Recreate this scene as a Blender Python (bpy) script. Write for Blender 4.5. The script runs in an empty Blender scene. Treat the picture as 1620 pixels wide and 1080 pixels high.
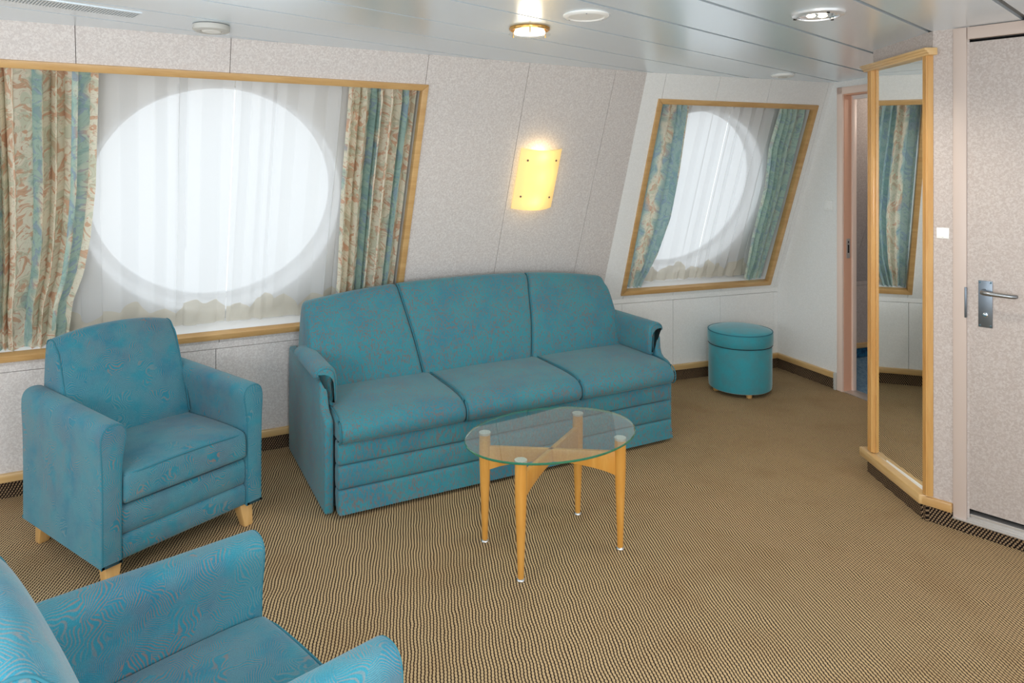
import bpy, bmesh, math, random
import numpy as np
from mathutils import Vector

random.seed(7)
rng = np.random.default_rng(7)
S = bpy.context.scene
COL = S.collection
R = math.radians

# ------------------------------------------------------------------ camera, sky, exposure
cam_d = bpy.data.cameras.new('camera')
cam_d.sensor_width = 36.0
cam_d.lens = 1105.0 * 36.0 / 1620.0
cam_d.shift_y = -274.5 / 1620.0
cam_d.clip_start = 0.02
cam = bpy.data.objects.new('camera', cam_d)
COL.objects.link(cam)
cam.location = (0, 0, 1.5)
cam.rotation_euler = (R(90), 0, 0)
S.camera = cam

WORLD_STRENGTH = 1.3
world = bpy.data.worlds.new('overcast_sky')
S.world = world
world.use_nodes = True
bg = world.node_tree.nodes['Background']
bg.inputs[0].default_value = (0.93, 0.97, 1.0, 1)
bg.inputs[1].default_value = WORLD_STRENGTH

S.view_settings.view_transform = 'Standard'
S.view_settings.look = 'None'
S.view_settings.gamma = 1.0
S.view_settings.use_curve_mapping = False
S.view_settings.exposure = 0.1


def lamp(name, loc, power, col, radius=0.03, kind='POINT', rot=None, spot=None):
    l = bpy.data.lights.new(name, kind)
    l.energy = power
    l.color = col
    l.shadow_soft_size = radius
    if spot:
        l.spot_size = spot
        l.spot_blend = 0.6
    o = bpy.data.objects.new(name, l)
    o.location = loc
    if rot:
        o.rotation_euler = rot
    COL.objects.link(o)
    return o


# unseen fill lights added near the camera to lift ceiling and walls
lamp('lounge_fill', (-1.25, .10, 1.25), 54, (.93, .97, 1), .22)
lamp('lounge_fill', (.35, .30, 1.25), 54, (.93, .97, 1), .22)
lamp('cabin_fill', (3.0, 4.7, 1.98), 8, (1, .86, .74), .08)  # unseen fill added to brighten the cabin behind the doorway


# ------------------------------------------------------------------ object helpers
def tag(o, label=None, cat=None, group=None, kind=None):
    if label: o['label'] = label
    if cat: o['category'] = cat
    if group: o['group'] = group
    if kind: o['kind'] = kind
    return o


def empty(name, loc=(0, 0, 0), rz=0.0):
    o = bpy.data.objects.new(name, None)
    o.location = loc
    o.rotation_euler = (0, 0, rz)
    o.empty_display_size = 0.1
    COL.objects.link(o)
    return o


class MB:
    """collects vertices, faces and uvs, built as one mesh object"""
    def __init__(s):
        s.v = []; s.f = []; s.uv = {}; s.mi = []

    def add(s, V, F, uv=None, mi=0):
        b = len(s.v)
        s.v.extend([tuple(map(float, p)) for p in V])
        for f in F:
            s.f.append([b + i for i in f]); s.mi.append(mi)
        if uv is not None:
            for i, c in enumerate(uv):
                s.uv[b + i] = (float(c[0]), float(c[1]))
        return s

    def box(s, lo, hi, fn=None, uv=None, mi=0):
        x0, y0, z0 = lo; x1, y1, z1 = hi
        V = [(x0, y0, z0), (x1, y0, z0), (x1, y1, z0), (x0, y1, z0),
             (x0, y0, z1), (x1, y0, z1), (x1, y1, z1), (x0, y1, z1)]
        UV = None
        if uv is not None:
            UV = [(p[uv[0]], p[uv[1]]) for p in V]
        if fn: V = [fn(*p) for p in V]
        s.add(V, [(0, 3, 2, 1), (4, 5, 6, 7), (0, 1, 5, 4), (1, 2, 6, 5), (2, 3, 7, 6), (3, 0, 4, 7)], UV, mi)
        return s

    def prism(s, poly, a, b, fn, mi=0):
        """poly: list of 2d points, extruded from a to b; fn(p,q,e)->xyz"""
        n = len(poly)
        V = [fn(p[0], p[1], a) for p in poly] + [fn(p[0], p[1], b) for p in poly]
        F = [list(range(n))[::-1], [n + i for i in range(n)]]
        for i in range(n):
            j = (i + 1) % n
            F.append([i, j, n + j, n + i])
        s.add(V, F, None, mi)
        return s

    def loft(s, rings, caps=True, closed=True, uv=None, mi=0):
        n = len(rings[0]); m = len(rings)
        V = [p for r in rings for p in r]
        F = []
        k = n if closed else n - 1
        for j in range(m - 1):
            for i in range(k):
                i2 = (i + 1) % n
                F.append((j * n + i, j * n + i2, (j + 1) * n + i2, (j + 1) * n + i))
        if caps and closed:
            F.append(list(range(n))[::-1])
            F.append([(m - 1) * n + i for i in range(n)])
        s.add(V, F, uv, mi)
        return s

    def lathe(s, prof, c=(0, 0, 0), n=32, cap=True, mi=0, sx=1.0, sy=1.0, rot=0.0):
        rings = []
        cr, sr = math.cos(rot), math.sin(rot)
        for r, z in prof:
            ring = []
            for i in range(n):
                a = 2 * math.pi * i / n
                x, y = r * math.cos(a) * sx, r * math.sin(a) * sy
                ring.append((c[0] + x * cr - y * sr, c[1] + x * sr + y * cr, c[2] + z))
            rings.append(ring)
        s.loft(rings, cap, mi=mi)
        return s

    def tube(s, pts, r, n=8, cap=True, closed=False, mi=0):
        P = [Vector(p) for p in pts]
        rings = []
        m = len(P)
        up = None
        for i in range(m):
            if closed:
                t = P[(i + 1) % m] - P[i - 1]
            else:
                t = P[min(i + 1, m - 1)] - P[max(i - 1, 0)]
            t.normalize()
            if up is None:
                up = Vector((0, 0, 1)) if abs(t.z) < 0.9 else Vector((1, 0, 0))
            sd = t.cross(up)
            if sd.length < 1e-5: sd = t.cross(Vector((0, 1, 0)))
            sd.normalize(); up2 = sd.cross(t); up2.normalize(); up = up2
            rr = r[i] if isinstance(r, (list, tuple)) else r
            rings.append([tuple(P[i] + sd * (rr * math.cos(2 * math.pi * k / n)) + up2 * (rr * math.sin(2 * math.pi * k / n))) for k in range(n)])
        if closed: rings.append(rings[0])
        s.loft(rings, cap and not closed, mi=mi)
        return s

    def build(s, name, mat, parent=None, smooth=None, bevel=0.0, seg=2):
        me = bpy.data.meshes.new(name)
        me.from_pydata(s.v, [], s.f)
        if s.uv:
            ul = me.uv_layers.new(name='UVMap')
            for lp in me.loops:
                ul.data[lp.index].uv = s.uv.get(lp.vertex_index, (0, 0))
        mats = mat if isinstance(mat, (list, tuple)) else [mat]
        for m in mats: me.materials.append(m)
        if len(mats) > 1:
            me.polygons.foreach_set('material_index', s.mi)
        bm = bmesh.new(); bm.from_mesh(me)
        bmesh.ops.remove_doubles(bm, verts=bm.verts[:], dist=1e-6)
        bmesh.ops.recalc_face_normals(bm, faces=bm.faces[:])
        if bevel > 0:
            ed = [e for e in bm.edges if len(e.link_faces) == 2 and e.calc_face_angle(0) > R(30)]
            bmesh.ops.bevel(bm, geom=ed, offset=bevel, segments=seg, profile=0.5, affect='EDGES', clamp_overlap=True)
        bm.to_mesh(me); bm.free()
        if smooth is None and bevel > 0: smooth = 40
        if smooth:
            me.polygons.foreach_set('use_smooth', [True] * len(me.polygons))
            me.set_sharp_from_angle(angle=R(smooth))
        o = bpy.data.objects.new(name, me)
        COL.objects.link(o)
        if parent is not None:
            o.parent = parent
        return o


def copy_tree(o, parent=None):
    c = o.copy(); COL.objects.link(c); c.parent = parent
    for ch in [x for x in bpy.data.objects if x.parent == o]:
        copy_tree(ch, c)
    return c


def spline(pts, n=6):
    P = [np.asarray(p, float) for p in pts]; P = [2 * P[0] - P[1]] + P + [2 * P[-1] - P[-2]]
    out = []
    for i in range(1, len(P) - 2):
        for k in range(n):
            t = k / n
            out.append(.5 * (2 * P[i] + (P[i + 1] - P[i - 1]) * t + (2 * P[i - 1] - 5 * P[i] + 4 * P[i + 1] - P[i + 2]) * t * t + (3 * P[i] - P[i - 1] - 3 * P[i + 1] + P[i + 2]) * t ** 3))
    return [tuple(p) for p in out] + [tuple(P[-2])]


def inset2(poly, d):
    """move a closed 2d outline inwards by d"""
    P = np.asarray(poly, float); n = len(P)
    area = 0.5 * np.sum(P[:, 0] * np.roll(P[:, 1], -1) - np.roll(P[:, 0], -1) * P[:, 1])
    sg = 1 if area > 0 else -1
    t = np.roll(P, -1, 0) - np.roll(P, 1, 0)
    t /= np.linalg.norm(t, axis=1, keepdims=True) + 1e-9
    nrm = np.stack([-t[:, 1], t[:, 0]], 1) * sg
    return P + nrm * d


def smooth_poly(pts, it=2):
    P = [np.asarray(p, float) for p in pts]
    for _ in range(it):
        Q = []
        for i in range(len(P)):
            a, b = P[i], P[(i + 1) % len(P)]
            Q.append(a * .75 + b * .25); Q.append(a * .25 + b * .75)
        P = Q
    return np.array(P)


def padded(mb, prof, a, b, fn, rnd=0.02, mid=8, bulge=None):
    """upholstered loft: 2d profile carried from a to b with rounded ends. fn(e,p,q)->xyz"""
    st = [(0, 1.0), (.12, .62), (.35, .28), (.65, .08), (1, 0)]
    seq = [(a + rnd * e, i * rnd) for e, i in st]
    seq += [(a + rnd + (b - a - 2 * rnd) * k / mid, 0) for k in range(1, mid)]
    seq += [(b - rnd * e, i * rnd) for e, i in st[::-1]]
    rings = []
    for e, ins in seq:
        pr = prof(e) if callable(prof) else prof
        pr = inset2(pr, ins) if ins else np.asarray(pr)
        if bulge is not None:
            pr = bulge((e - a) / (b - a), pr)
        rings.append([fn(e, p[0], p[1]) for p in pr])
    mb.loft(rings)
    return mb


# ------------------------------------------------------------------ materials
def srgb(r, g, b):
    def c(x):
        x /= 255.0
        return x / 12.92 if x <= 0.04045 else ((x + 0.055) / 1.055) ** 2.4
    return (c(r), c(g), c(b), 1.0)


class NT:
    def __init__(s, name):
        s.m = bpy.data.materials.new(name); s.m.use_nodes = True
        s.t = s.m.node_tree; s.n = s.t.nodes; s.l = s.t.links
        s.b = s.n['Principled BSDF']; s.out = s.n['Material Output']

    def node(s, typ, **kw):
        n = s.n.new(typ)
        for k, v in kw.items():
            setattr(n, k, v)
        return n

    def link(s, a, b): s.l.new(a, b)

    def val(s, n, i, v):
        if hasattr(v, 'is_output'): s.l.new(v, n.inputs[i])
        else: n.inputs[i].default_value = v

    def math(s, op, a, b=None, c=None, clamp=False):
        n = s.node('ShaderNodeMath', operation=op); n.use_clamp = clamp
        s.val(n, 0, a)
        if b is not None: s.val(n, 1, b)
        if c is not None: s.val(n, 2, c)
        return n.outputs[0]

    def vmath(s, op, a, b=None):
        n = s.node('ShaderNodeVectorMath', operation=op)
        s.val(n, 0, a)
        if b is not None: s.val(n, 1, b)
        return n.outputs[0]

    def mix(s, f, a, b, blend='MIX'):
        n = s.node('ShaderNodeMix', data_type='RGBA', blend_type=blend)
        s.val(n, 0, f); s.val(n, 6, a); s.val(n, 7, b)
        return n.outputs[2]

    def noise(s, vec, scale, detail=2.0, rough=0.5, dist=0.0, dim='3D'):
        n = s.node('ShaderNodeTexNoise', noise_dimensions=dim)
        if vec is not None: s.link(vec, n.inputs['Vector'])
        n.inputs['Scale'].default_value = scale
        n.inputs['Detail'].default_value = detail
        n.inputs['Roughness'].default_value = rough
        n.inputs['Distortion'].default_value = dist
        return n.outputs['Fac']

    def ramp(s, f, pts):
        n = s.node('ShaderNodeValToRGB')
        el = n.color_ramp.elements
        while len(el) < len(pts): el.new(0.5)
        for e, (p, c) in zip(el, pts):
            e.position = p; e.color = c if len(c) == 4 else (*c, 1)
        s.link(f, n.inputs[0])
        return n.outputs[0]

    def step(s, f, lo, hi):
        n = s.node('ShaderNodeMapRange', interpolation_type='SMOOTHSTEP')
        s.val(n, 0, f); n.inputs[1].default_value = lo; n.inputs[2].default_value = hi
        return n.outputs[0]

    def coord(s, which='Object'):
        return s.node('ShaderNodeTexCoord').outputs[which]

    def map(s, vec, scale=(1, 1, 1), rot=(0, 0, 0), loc=(0, 0, 0)):
        n = s.node('ShaderNodeMapping')
        s.link(vec, n.inputs[0])
        n.inputs[1].default_value = loc; n.inputs[2].default_value = rot; n.inputs[3].default_value = scale
        return n.outputs[0]

    def bump(s, h, strength=0.3, dist=0.002):
        n = s.node('ShaderNodeBump')
        n.inputs['Strength'].default_value = strength; n.inputs['Distance'].default_value = dist
        s.link(h, n.inputs['Height']); s.link(n.outputs[0], s.b.inputs['Normal'])

    def set(s, **kw):
        for k, v in kw.items():
            k = {'col': 'Base Color', 'rough': 'Roughness', 'metal': 'Metallic', 'spec': 'Specular IOR Level',
                 'coat': 'Coat Weight', 'coat_rough': 'Coat Roughness', 'sheen': 'Sheen Weight',
                 'sheen_rough': 'Sheen Roughness', 'emit': 'Emission Color', 'emit_s': 'Emission Strength',
                 'trans': 'Transmission Weight', 'ior': 'IOR', 'sub': 'Subsurface Weight'}[k]
            s.val(s.b, k, v)
        return s


M = {}


def plain(name, col, rough=0.5, **kw):
    n = NT(name); n.set(col=col, rough=rough, **kw); M[name] = n.m
    return n.m


def speckle(name, c1, c2, c3, rough=0.55, scale=110):
    n = NT(name); v = n.coord()
    a = n.noise(v, scale, 3, 0.6, 0.8)
    b = n.noise(v, scale * .35, 2, 0.5)
    c = n.mix(n.step(a, .40, .62), c1, c2)
    c = n.mix(n.math('MULTIPLY', n.step(b, .45, .7), .35), c, c3)
    n.set(col=c, rough=rough, spec=.35); n.bump(a, .05, .001); M[name] = n.m


speckle('wall_laminate', srgb(210, 202, 198), srgb(229, 223, 219), srgb(216, 206, 201))
speckle('wall_laminate_pale', srgb(243, 243, 241), srgb(250, 250, 248), srgb(244, 243, 240))
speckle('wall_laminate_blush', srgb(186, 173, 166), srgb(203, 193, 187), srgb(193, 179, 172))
plain('panel_joint', srgb(120, 112, 106), .8)
plain('joint_dark', srgb(38, 34, 31), .8)


def wood(name, c1, c2, scale=(3, 3, 40), rough=.35, coat=.25):
    n = NT(name); v = n.map(n.coord(), scale=scale)
    a = n.noise(v, 1.0, 4, .6, .6)
    w = n.noise(n.map(n.coord(), scale=tuple(x * 4 for x in scale)), 1.0, 2, .5)
    c = n.mix(n.step(a, .3, .72), c1, c2)
    c = n.mix(n.math('MULTIPLY', w, .25), c, tuple(x * .7 for x in c1[:3]) + (1,))
    n.set(col=c, rough=rough, coat=coat, coat_rough=.25); M[name] = n.m


wood('beech_frame', srgb(203, 158, 100), srgb(221, 180, 122), (4, 4, 30))
wood('beech_trim', srgb(214, 172, 112), srgb(229, 192, 136), (3, 3, 40))
wood('beech_pilaster', srgb(206, 152, 84), srgb(222, 174, 106), (30, 30, 3))
wood('honey_beech', srgb(214, 148, 62), srgb(226, 166, 82), (30, 30, 4), rough=.3, coat=.35)
wood('leg_beech', srgb(214, 166, 100), srgb(228, 184, 122), (30, 30, 4), rough=.4)


def teal_fabric(name, base, line, deep, pale, fine_scale, lines=True):
    n = NT(name); v = n.coord()
    patch2 = n.step(n.noise(n.map(v, loc=(3, 5, 1)), 6.0, 3, .6), .40, .66)
    c = n.mix(n.math('MULTIPLY', patch2, .6), base, deep)
    if lines:
        vor = n.node('ShaderNodeTexVoronoi'); vor.inputs['Scale'].default_value = 11.0
        n.link(v, vor.inputs['Vector'])
        pv = n.vmath('ADD', v, n.vmath('MULTIPLY', vor.outputs['Color'], (7.0, 7.0, 7.0)))
        vor.inputs['Scale'].default_value = 17.0
        wv = n.node('ShaderNodeTexNoise'); wv.inputs['Scale'].default_value = 12.0; wv.inputs['Detail'].default_value = 2
        n.link(v, wv.inputs['Vector'])
        n.l.remove(vor.inputs['Vector'].links[0])
        n.link(n.vmath('ADD', v, n.vmath('MULTIPLY', wv.outputs['Color'], (.06, .06, .06))), vor.inputs['Vector'])
        dr = n.vmath('NORMALIZE', n.vmath('SUBTRACT', vor.outputs['Color'], (.5, .5, .5)))
        dn_ = n.node('ShaderNodeVectorMath', operation='DOT_PRODUCT'); n.link(v, dn_.inputs[0]); n.link(dr, dn_.inputs[1])
        ph_ = n.math('ADD', n.math('MULTIPLY', dn_.outputs['Value'], 215.0), n.math('MULTIPLY', n.noise(v, 14.0, 1.0, .4), 11.0))
        tri = n.math('ABSOLUTE', n.math('SUBTRACT', n.math('FRACT', ph_), .5))
        ln = n.step(tri, .24, .40)
        patch = n.step(n.noise(v, 10.0, 4, .65), .30, .54)
        big = n.step(n.noise(n.map(v, loc=(9, 2, 4)), 3.0, 2, .5), .35, .7)
        c = n.mix(n.math('MULTIPLY', n.math('MULTIPLY', ln, patch), .82), c, n.mix(big, line, pale))
    else:
        w = n.noise(n.map(v, scale=(1, 1, .35)), 150, 2, .6)
        big = n.step(n.noise(v, 8.0, 4, .6), .30, .62)
        ln = n.step(w, .46, .60)
        c = n.mix(n.math('MULTIPLY', ln, n.math('ADD', n.math('MULTIPLY', big, .40), .40)), c, line)
    fine = n.noise(v, fine_scale, 1, .5)
    c = n.mix(.25, c, n.mix(fine, (0, 0, 0, 1), (1, 1, 1, 1)), 'OVERLAY')
    n.set(col=c, rough=.85, sheen=.22, sheen_rough=.45, spec=.2)
    n.bump(n.math('ADD', n.math('MULTIPLY', ln, -.5), fine), .25, .0015)
    M[name] = n.m


teal_fabric('teal_weave', srgb(53, 132, 148), srgb(138, 112, 104), srgb(36, 108, 134), srgb(102, 136, 144), 420)
teal_fabric('teal_weave_sofa', srgb(58, 136, 148), srgb(118, 103, 100), srgb(54, 118, 140), srgb(114, 138, 140), 420, False)
n = NT('teal_velour'); v = n.coord()
a = n.noise(v, 14, 3, .6); b = n.noise(v, 380, 1, .5)
c = n.mix(n.step(a, .3, .7), srgb(62, 158, 172), srgb(78, 148, 158))
c = n.mix(.2, c, n.mix(b, (0, 0, 0, 1), (1, 1, 1, 1)), 'OVERLAY')
n.set(col=c, rough=.8, sheen=.5, sheen_rough=.4, spec=.2); M['teal_velour'] = n.m
plain('teal_piping', srgb(48, 118, 134), .8)
plain('shadow_cloth', srgb(24, 40, 46), .9)


def carpet(name, uv, rot, p_row, p_dot, dark, light, lo, hi, tint=None):
    n = NT(name); v = n.coord('UV') if uv else n.coord()
    v = n.map(v, rot=(0, 0, rot))
    wob = n.noise(v, 9, 2, .5)
    sx = n.node('ShaderNodeSeparateXYZ'); n.link(v, sx.inputs[0])
    x = n.math('ADD', sx.outputs[0], n.math('MULTIPLY', n.math('SUBTRACT', wob, .5), p_row * 1.6))
    row = n.math('DIVIDE', x, p_row)
    ridx = n.math('FLOOR', row)
    rc = n.math('SINE', n.math('MULTIPLY', n.math('FRACT', row), math.pi))
    y = n.math('ADD', n.math('DIVIDE', sx.outputs[1], p_dot), n.math('MULTIPLY', ridx, .5))
    dc = n.math('SINE', n.math('MULTIPLY', n.math('FRACT', y), math.pi))
    h = n.math('MULTIPLY', n.math('POWER', rc, .8), n.math('ADD', n.math('MULTIPLY', dc, .45), .55))
    jit = n.noise(v, 160, 2, .6)
    hh = n.math('ADD', h, n.math('MULTIPLY', n.math('SUBTRACT', jit, .5), .35))
    c = n.mix(n.step(hh, lo, hi), dark, light)
    blot = n.noise(v, 3.0, 3, .6)
    c = n.mix(n.math('MULTIPLY', n.step(blot, .45, .75), .22), c, tint or dark)
    n.set(col=c, rough=.95, spec=.1); n.bump(h, .5, .003); M[name] = n.m


carpet('loop_carpet', False, R(-8), .0108, .0135, srgb(54, 42, 36), srgb(200, 171, 129), .40, .66, srgb(120, 84, 48))
carpet('skirt_carpet', True, R(32), .0110, .0110, srgb(26, 20, 18), srgb(150, 124, 96), .52, .80)
n = NT('blue_carpet'); v = n.coord()
c = n.mix(n.step(n.noise(n.map(v, scale=(30, 6, 1), rot=(0, 0, .6)), 3, 3, .6, 1.5), .4, .6), srgb(74, 112, 140), srgb(120, 150, 170))
n.set(col=c, rough=.95); M['blue_carpet'] = n.m
n = NT('blue_skirt'); v = n.coord()
c = n.mix(n.step(n.noise(v, 40, 3, .6), .4, .6), srgb(22, 70, 108), srgb(40, 108, 146))
n.set(col=c, rough=.95); M['blue_skirt'] = n.m

n = NT('ceiling_enamel'); v = n.coord()
n.set(col=srgb(236, 247, 255), rough=.26, metal=.5, spec=.6)
M['ceiling_enamel'] = n.m
plain('ceiling_groove', srgb(112, 112, 110), .6)
plain('white_plastic', srgb(250, 250, 247), .35)
plain('grey_plastic', srgb(205, 204, 198), .45)
plain('window_plate', srgb(232, 230, 226), .5)
plain('white_enamel', srgb(244, 244, 244), .4)
plain('pink_enamel', srgb(252, 228, 214), .4)
plain('pink_enamel_shaded', srgb(236, 184, 156), .4)  # the frame's pink with the shading of its reveal put into the colour
plain('door_frame_enamel', srgb(204, 186, 175), .4)
plain('brushed_steel', srgb(150, 152, 154), .32, metal=1.0)
plain('plate_steel', srgb(118, 126, 134), .38, metal=.9)
plain('chrome', srgb(225, 226, 228), .12, metal=1.0)
plain('aluminium', srgb(214, 210, 206), .35, metal=.7)
plain('brass', srgb(214, 168, 96), .2, metal=1.0)
plain('black_gap', srgb(10, 9, 8), .9)
plain('dark_slot', srgb(160, 168, 172), .8)
plain('mirror_silver', (.93, .94, .92, 1), 0.0, metal=1.0)
plain('leg_metal', srgb(232, 234, 236), .25, metal=.5)


def thin_glass(name, tint, refl=1.0, veil=0.0):
    n = NT(name)
    tr = n.node('ShaderNodeBsdfTransparent'); tr.inputs[0].default_value = tint
    gl = n.node('ShaderNodeBsdfGlossy'); gl.inputs['Roughness'].default_value = .02
    fr = n.node('ShaderNodeFresnel'); fr.inputs[0].default_value = 1.5
    mx = n.node('ShaderNodeMixShader')
    geo = n.node('ShaderNodeNewGeometry')
    front = n.math('SUBTRACT', 1.0, geo.outputs['Backfacing'])
    n.link(n.math('MULTIPLY', n.math('MULTIPLY', fr.outputs[0], refl, clamp=True), front), mx.inputs[0])
    n.link(tr.outputs[0], mx.inputs[1]); n.link(gl.outputs[0], mx.inputs[2])
    n.link(mx.outputs[0], n.out.inputs[0]); M[name] = n.m


thin_glass('table_glass', (.90, .96, .94, 1), 2.2)
thin_glass('window_glass', (.97, .99, 1, 1), .6)
n = NT('glass_edge')
n.set(col=srgb(40, 128, 100), rough=.1, trans=.35, coat=.6); M['glass_edge'] = n.m


def cloth_sheer(name, col, open_, transl):
    n = NT(name)
    di = n.node('ShaderNodeBsdfDiffuse'); di.inputs[0].default_value = col
    tl = n.node('ShaderNodeBsdfTranslucent'); tl.inputs[0].default_value = col
    m1 = n.node('ShaderNodeMixShader'); m1.inputs[0].default_value = transl
    n.link(di.outputs[0], m1.inputs[1]); n.link(tl.outputs[0], m1.inputs[2])
    tr = n.node('ShaderNodeBsdfTransparent'); tr.inputs[0].default_value = (1, 1, 1, 1)
    m2 = n.node('ShaderNodeMixShader'); m2.inputs[0].default_value = open_
    n.link(m1.outputs[0], m2.inputs[1]); n.link(tr.outputs[0], m2.inputs[2])
    n.link(m2.outputs[0], n.out.inputs[0]); M[name] = n.m


cloth_sheer('sheer_voile', (.88, .88, .88, 1), .30, .34)
cloth_sheer('sheer_hem', (.80, .75, .64, 1), .25, .25)


def floral(name, stripe_bias, teal_amt, sea_c=srgb(190, 216, 206), mute=1.0):
    n = NT(name); v = n.coord('UV')
    warp = n.node('ShaderNodeTexNoise'); warp.inputs['Scale'].default_value = 7.0; warp.inputs['Detail'].default_value = 2
    n.link(v, warp.inputs['Vector'])
    pv = n.vmath('ADD', v, n.vmath('MULTIPLY', n.vmath('SUBTRACT', warp.outputs['Color'], (.5, .5, .5)), (.16, .16, 0)))
    sx = n.node('ShaderNodeSeparateXYZ'); n.link(pv, sx.inputs[0])
    st = n.math('SINE', n.math('ADD', n.math('MULTIPLY', sx.outputs[0], 2 * math.pi / .42), stripe_bias))
    ground = n.step(st, .25 - teal_amt, .75 - teal_amt)
    cream, sea = srgb(250, 243, 224), sea_c
    c = n.mix(ground, cream, sea)
    b1 = n.step(n.noise(pv, 17, 2.5, .55, 1.4), .53, .58)
    b2 = n.step(n.noise(n.map(pv, loc=(4, 7, 0)), 13, 2.5, .55, 1.4), .52, .58)
    rust = n.mix(ground, srgb(226, 168, 130), srgb(164, 186, 212))
    c = n.mix(n.math('MULTIPLY', b1, .7 * mute), c, rust)
    tl = n.mix(ground, srgb(206, 214, 190), srgb(150, 192, 192))
    c = n.mix(n.math('MULTIPLY', b2, .5 * mute), c, tl)
    f = n.noise(pv, 14, 2, .5, .8)
    tri = n.math('ABSOLUTE', n.math('SUBTRACT', n.math('FRACT', n.math('MULTIPLY', f, 11)), .5))
    ln = n.step(tri, .40, .47)
    c = n.mix(n.math('MULTIPLY', ln, .30), c, n.mix(ground, srgb(190, 134, 100), srgb(120, 146, 140)))
    di = n.node('ShaderNodeBsdfDiffuse'); n.link(c, di.inputs[0])
    tr = n.node('ShaderNodeBsdfTranslucent'); n.link(c, tr.inputs[0])
    mx = n.node('ShaderNodeMixShader'); mx.inputs[0].default_value = .34
    n.link(di.outputs[0], mx.inputs[1]); n.link(tr.outputs[0], mx.inputs[2]); n.link(mx.outputs[0], n.out.inputs[0])
    M[name] = n.m


floral('floral_print', 0.0, -.15)
floral('floral_print_sea', 1.4, 0.95, srgb(194, 216, 212), .85)
floral('floral_print_pale', 1.4, 1.5, srgb(206, 228, 216), .7)

n = NT('lamp_glass')
em = n.node('ShaderNodeEmission'); em.inputs[0].default_value = srgb(255, 228, 165); em.inputs[1].default_value = .16
tl = n.node('ShaderNodeBsdfTranslucent'); tl.inputs[0].default_value = srgb(255, 240, 190)
df = n.node('ShaderNodeBsdfDiffuse'); df.inputs[0].default_value = srgb(250, 238, 200)
m1 = n.node('ShaderNodeMixShader'); m1.inputs[0].default_value = .55
n.link(df.outputs[0], m1.inputs[1]); n.link(tl.outputs[0], m1.inputs[2])
ad = n.node('ShaderNodeAddShader'); n.link(m1.outputs[0], ad.inputs[0]); n.link(em.outputs[0], ad.inputs[1])
n.link(ad.outputs[0], n.out.inputs[0]); M['lamp_glass'] = n.m
n = NT('bulb_glow'); n.set(col=(1, 1, 1, 1), emit=(1, .86, .62, 1), emit_s=3.0); M['bulb_glow'] = n.m
n = NT('diffuser_glow'); n.set(col=(1, 1, 1, 1), emit=(1, .90, .74, 1), emit_s=1.15); M['diffuser_glow'] = n.m
thin_glass('clear_rim', (.98, .98, .96, 1), 1.0)

# ------------------------------------------------------------------ room frames (metres)
ZK, ZC, LEAN = .60, 2.08, .537
UP = np.array([0, 0, 1.0])
C0 = np.array([2.0, 5.26, 0]); K = np.array([.6, 4.733, 0]); P1 = np.array([-1.77, 3.464, 0])


class Wall:
    def __init__(s, O, d):
        s.O = O; s.d = d; s.n = np.array([d[1], -d[0], 0])
        sl = s.n * LEAN + UP * (ZC - ZK); s.L = np.linalg.norm(sl); s.s = sl / s.L
        N = np.cross(s.d, s.s); s.N = N if N @ s.n > 0 else -N

    def low(s, u, z, w): return s.O + s.d * u + UP * z + s.n * w      # upright lower wall
    def hi(s, u, t, w): return s.O + UP * ZK + s.d * u + s.s * t + s.N * w   # leaning upper wall


d1 = (K - P1) / np.linalg.norm(K - P1); d2 = (C0 - K) / np.linalg.norm(C0 - K)
F1, F2 = Wall(K, d1), Wall(K, d2)
LS = F1.L
DWd = F2.n                       # along the dividing wall, from the corner towards the camera
def DW(a, z, w): return C0 + DWd * a + UP * z - F2.d * w      # w > 0 comes into the room
D0 = np.array([1.757, 2.99, 0]); dd = np.array([.6959, -.7181, 0]); dn = np.array([-.7181, -.6959, 0])
def DR(a, z, w): return D0 + dd * a + UP * z + dn * w         # the wall of the cabin door
def MW(y, z, w): return np.array([1.785 - w, y, z])           # the mirror wall


def clip(poly, P, nrm):
    """keep the side where (p-P).nrm >= 0"""
    out = []
    for i in range(len(poly)):
        a, b = poly[i], poly[(i + 1) % len(poly)]
        da, db = (a - P) @ nrm, (b - P) @ nrm
        if da >= 0: out.append(a)
        if (da >= 0) != (db >= 0): out.append(a + (b - a) * da / (da - db))
    return out


# ------------------------------------------------------------------ floor
big = [np.array(p, float) for p in [(-3.5, -.4), (4.5, -.4), (4.5, 7.5), (-3.5, 7.5)]]
fl = clip(big, K[:2], F1.n[:2]); fl = clip(fl, K[:2], F2.n[:2]); fl = clip(fl, C0[:2] + F2.d[:2] * .03, -F2.d[:2])
mb = MB().prism(fl, -.04, 0, lambda p, q, e: (p, q, e))
tag(mb.build('floor', M['loop_carpet']), 'brown and beige ribbed loop carpet over the whole lounge floor', 'floor', kind='structure')
fb = [(C0 + F2.d * a + F2.n * b)[:2] for a, b in [(.03, -.05), (2.2, -.05), (2.2, 2.6), (.03, 2.6)]]
mb = MB().prism(fb, -.05, -.004, lambda p, q, e: (p, q, e))
tag(mb.build('floor', M['blue_carpet']), 'grey blue patterned carpet in the next cabin beyond the pink doorway', 'floor', kind='structure')

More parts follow.
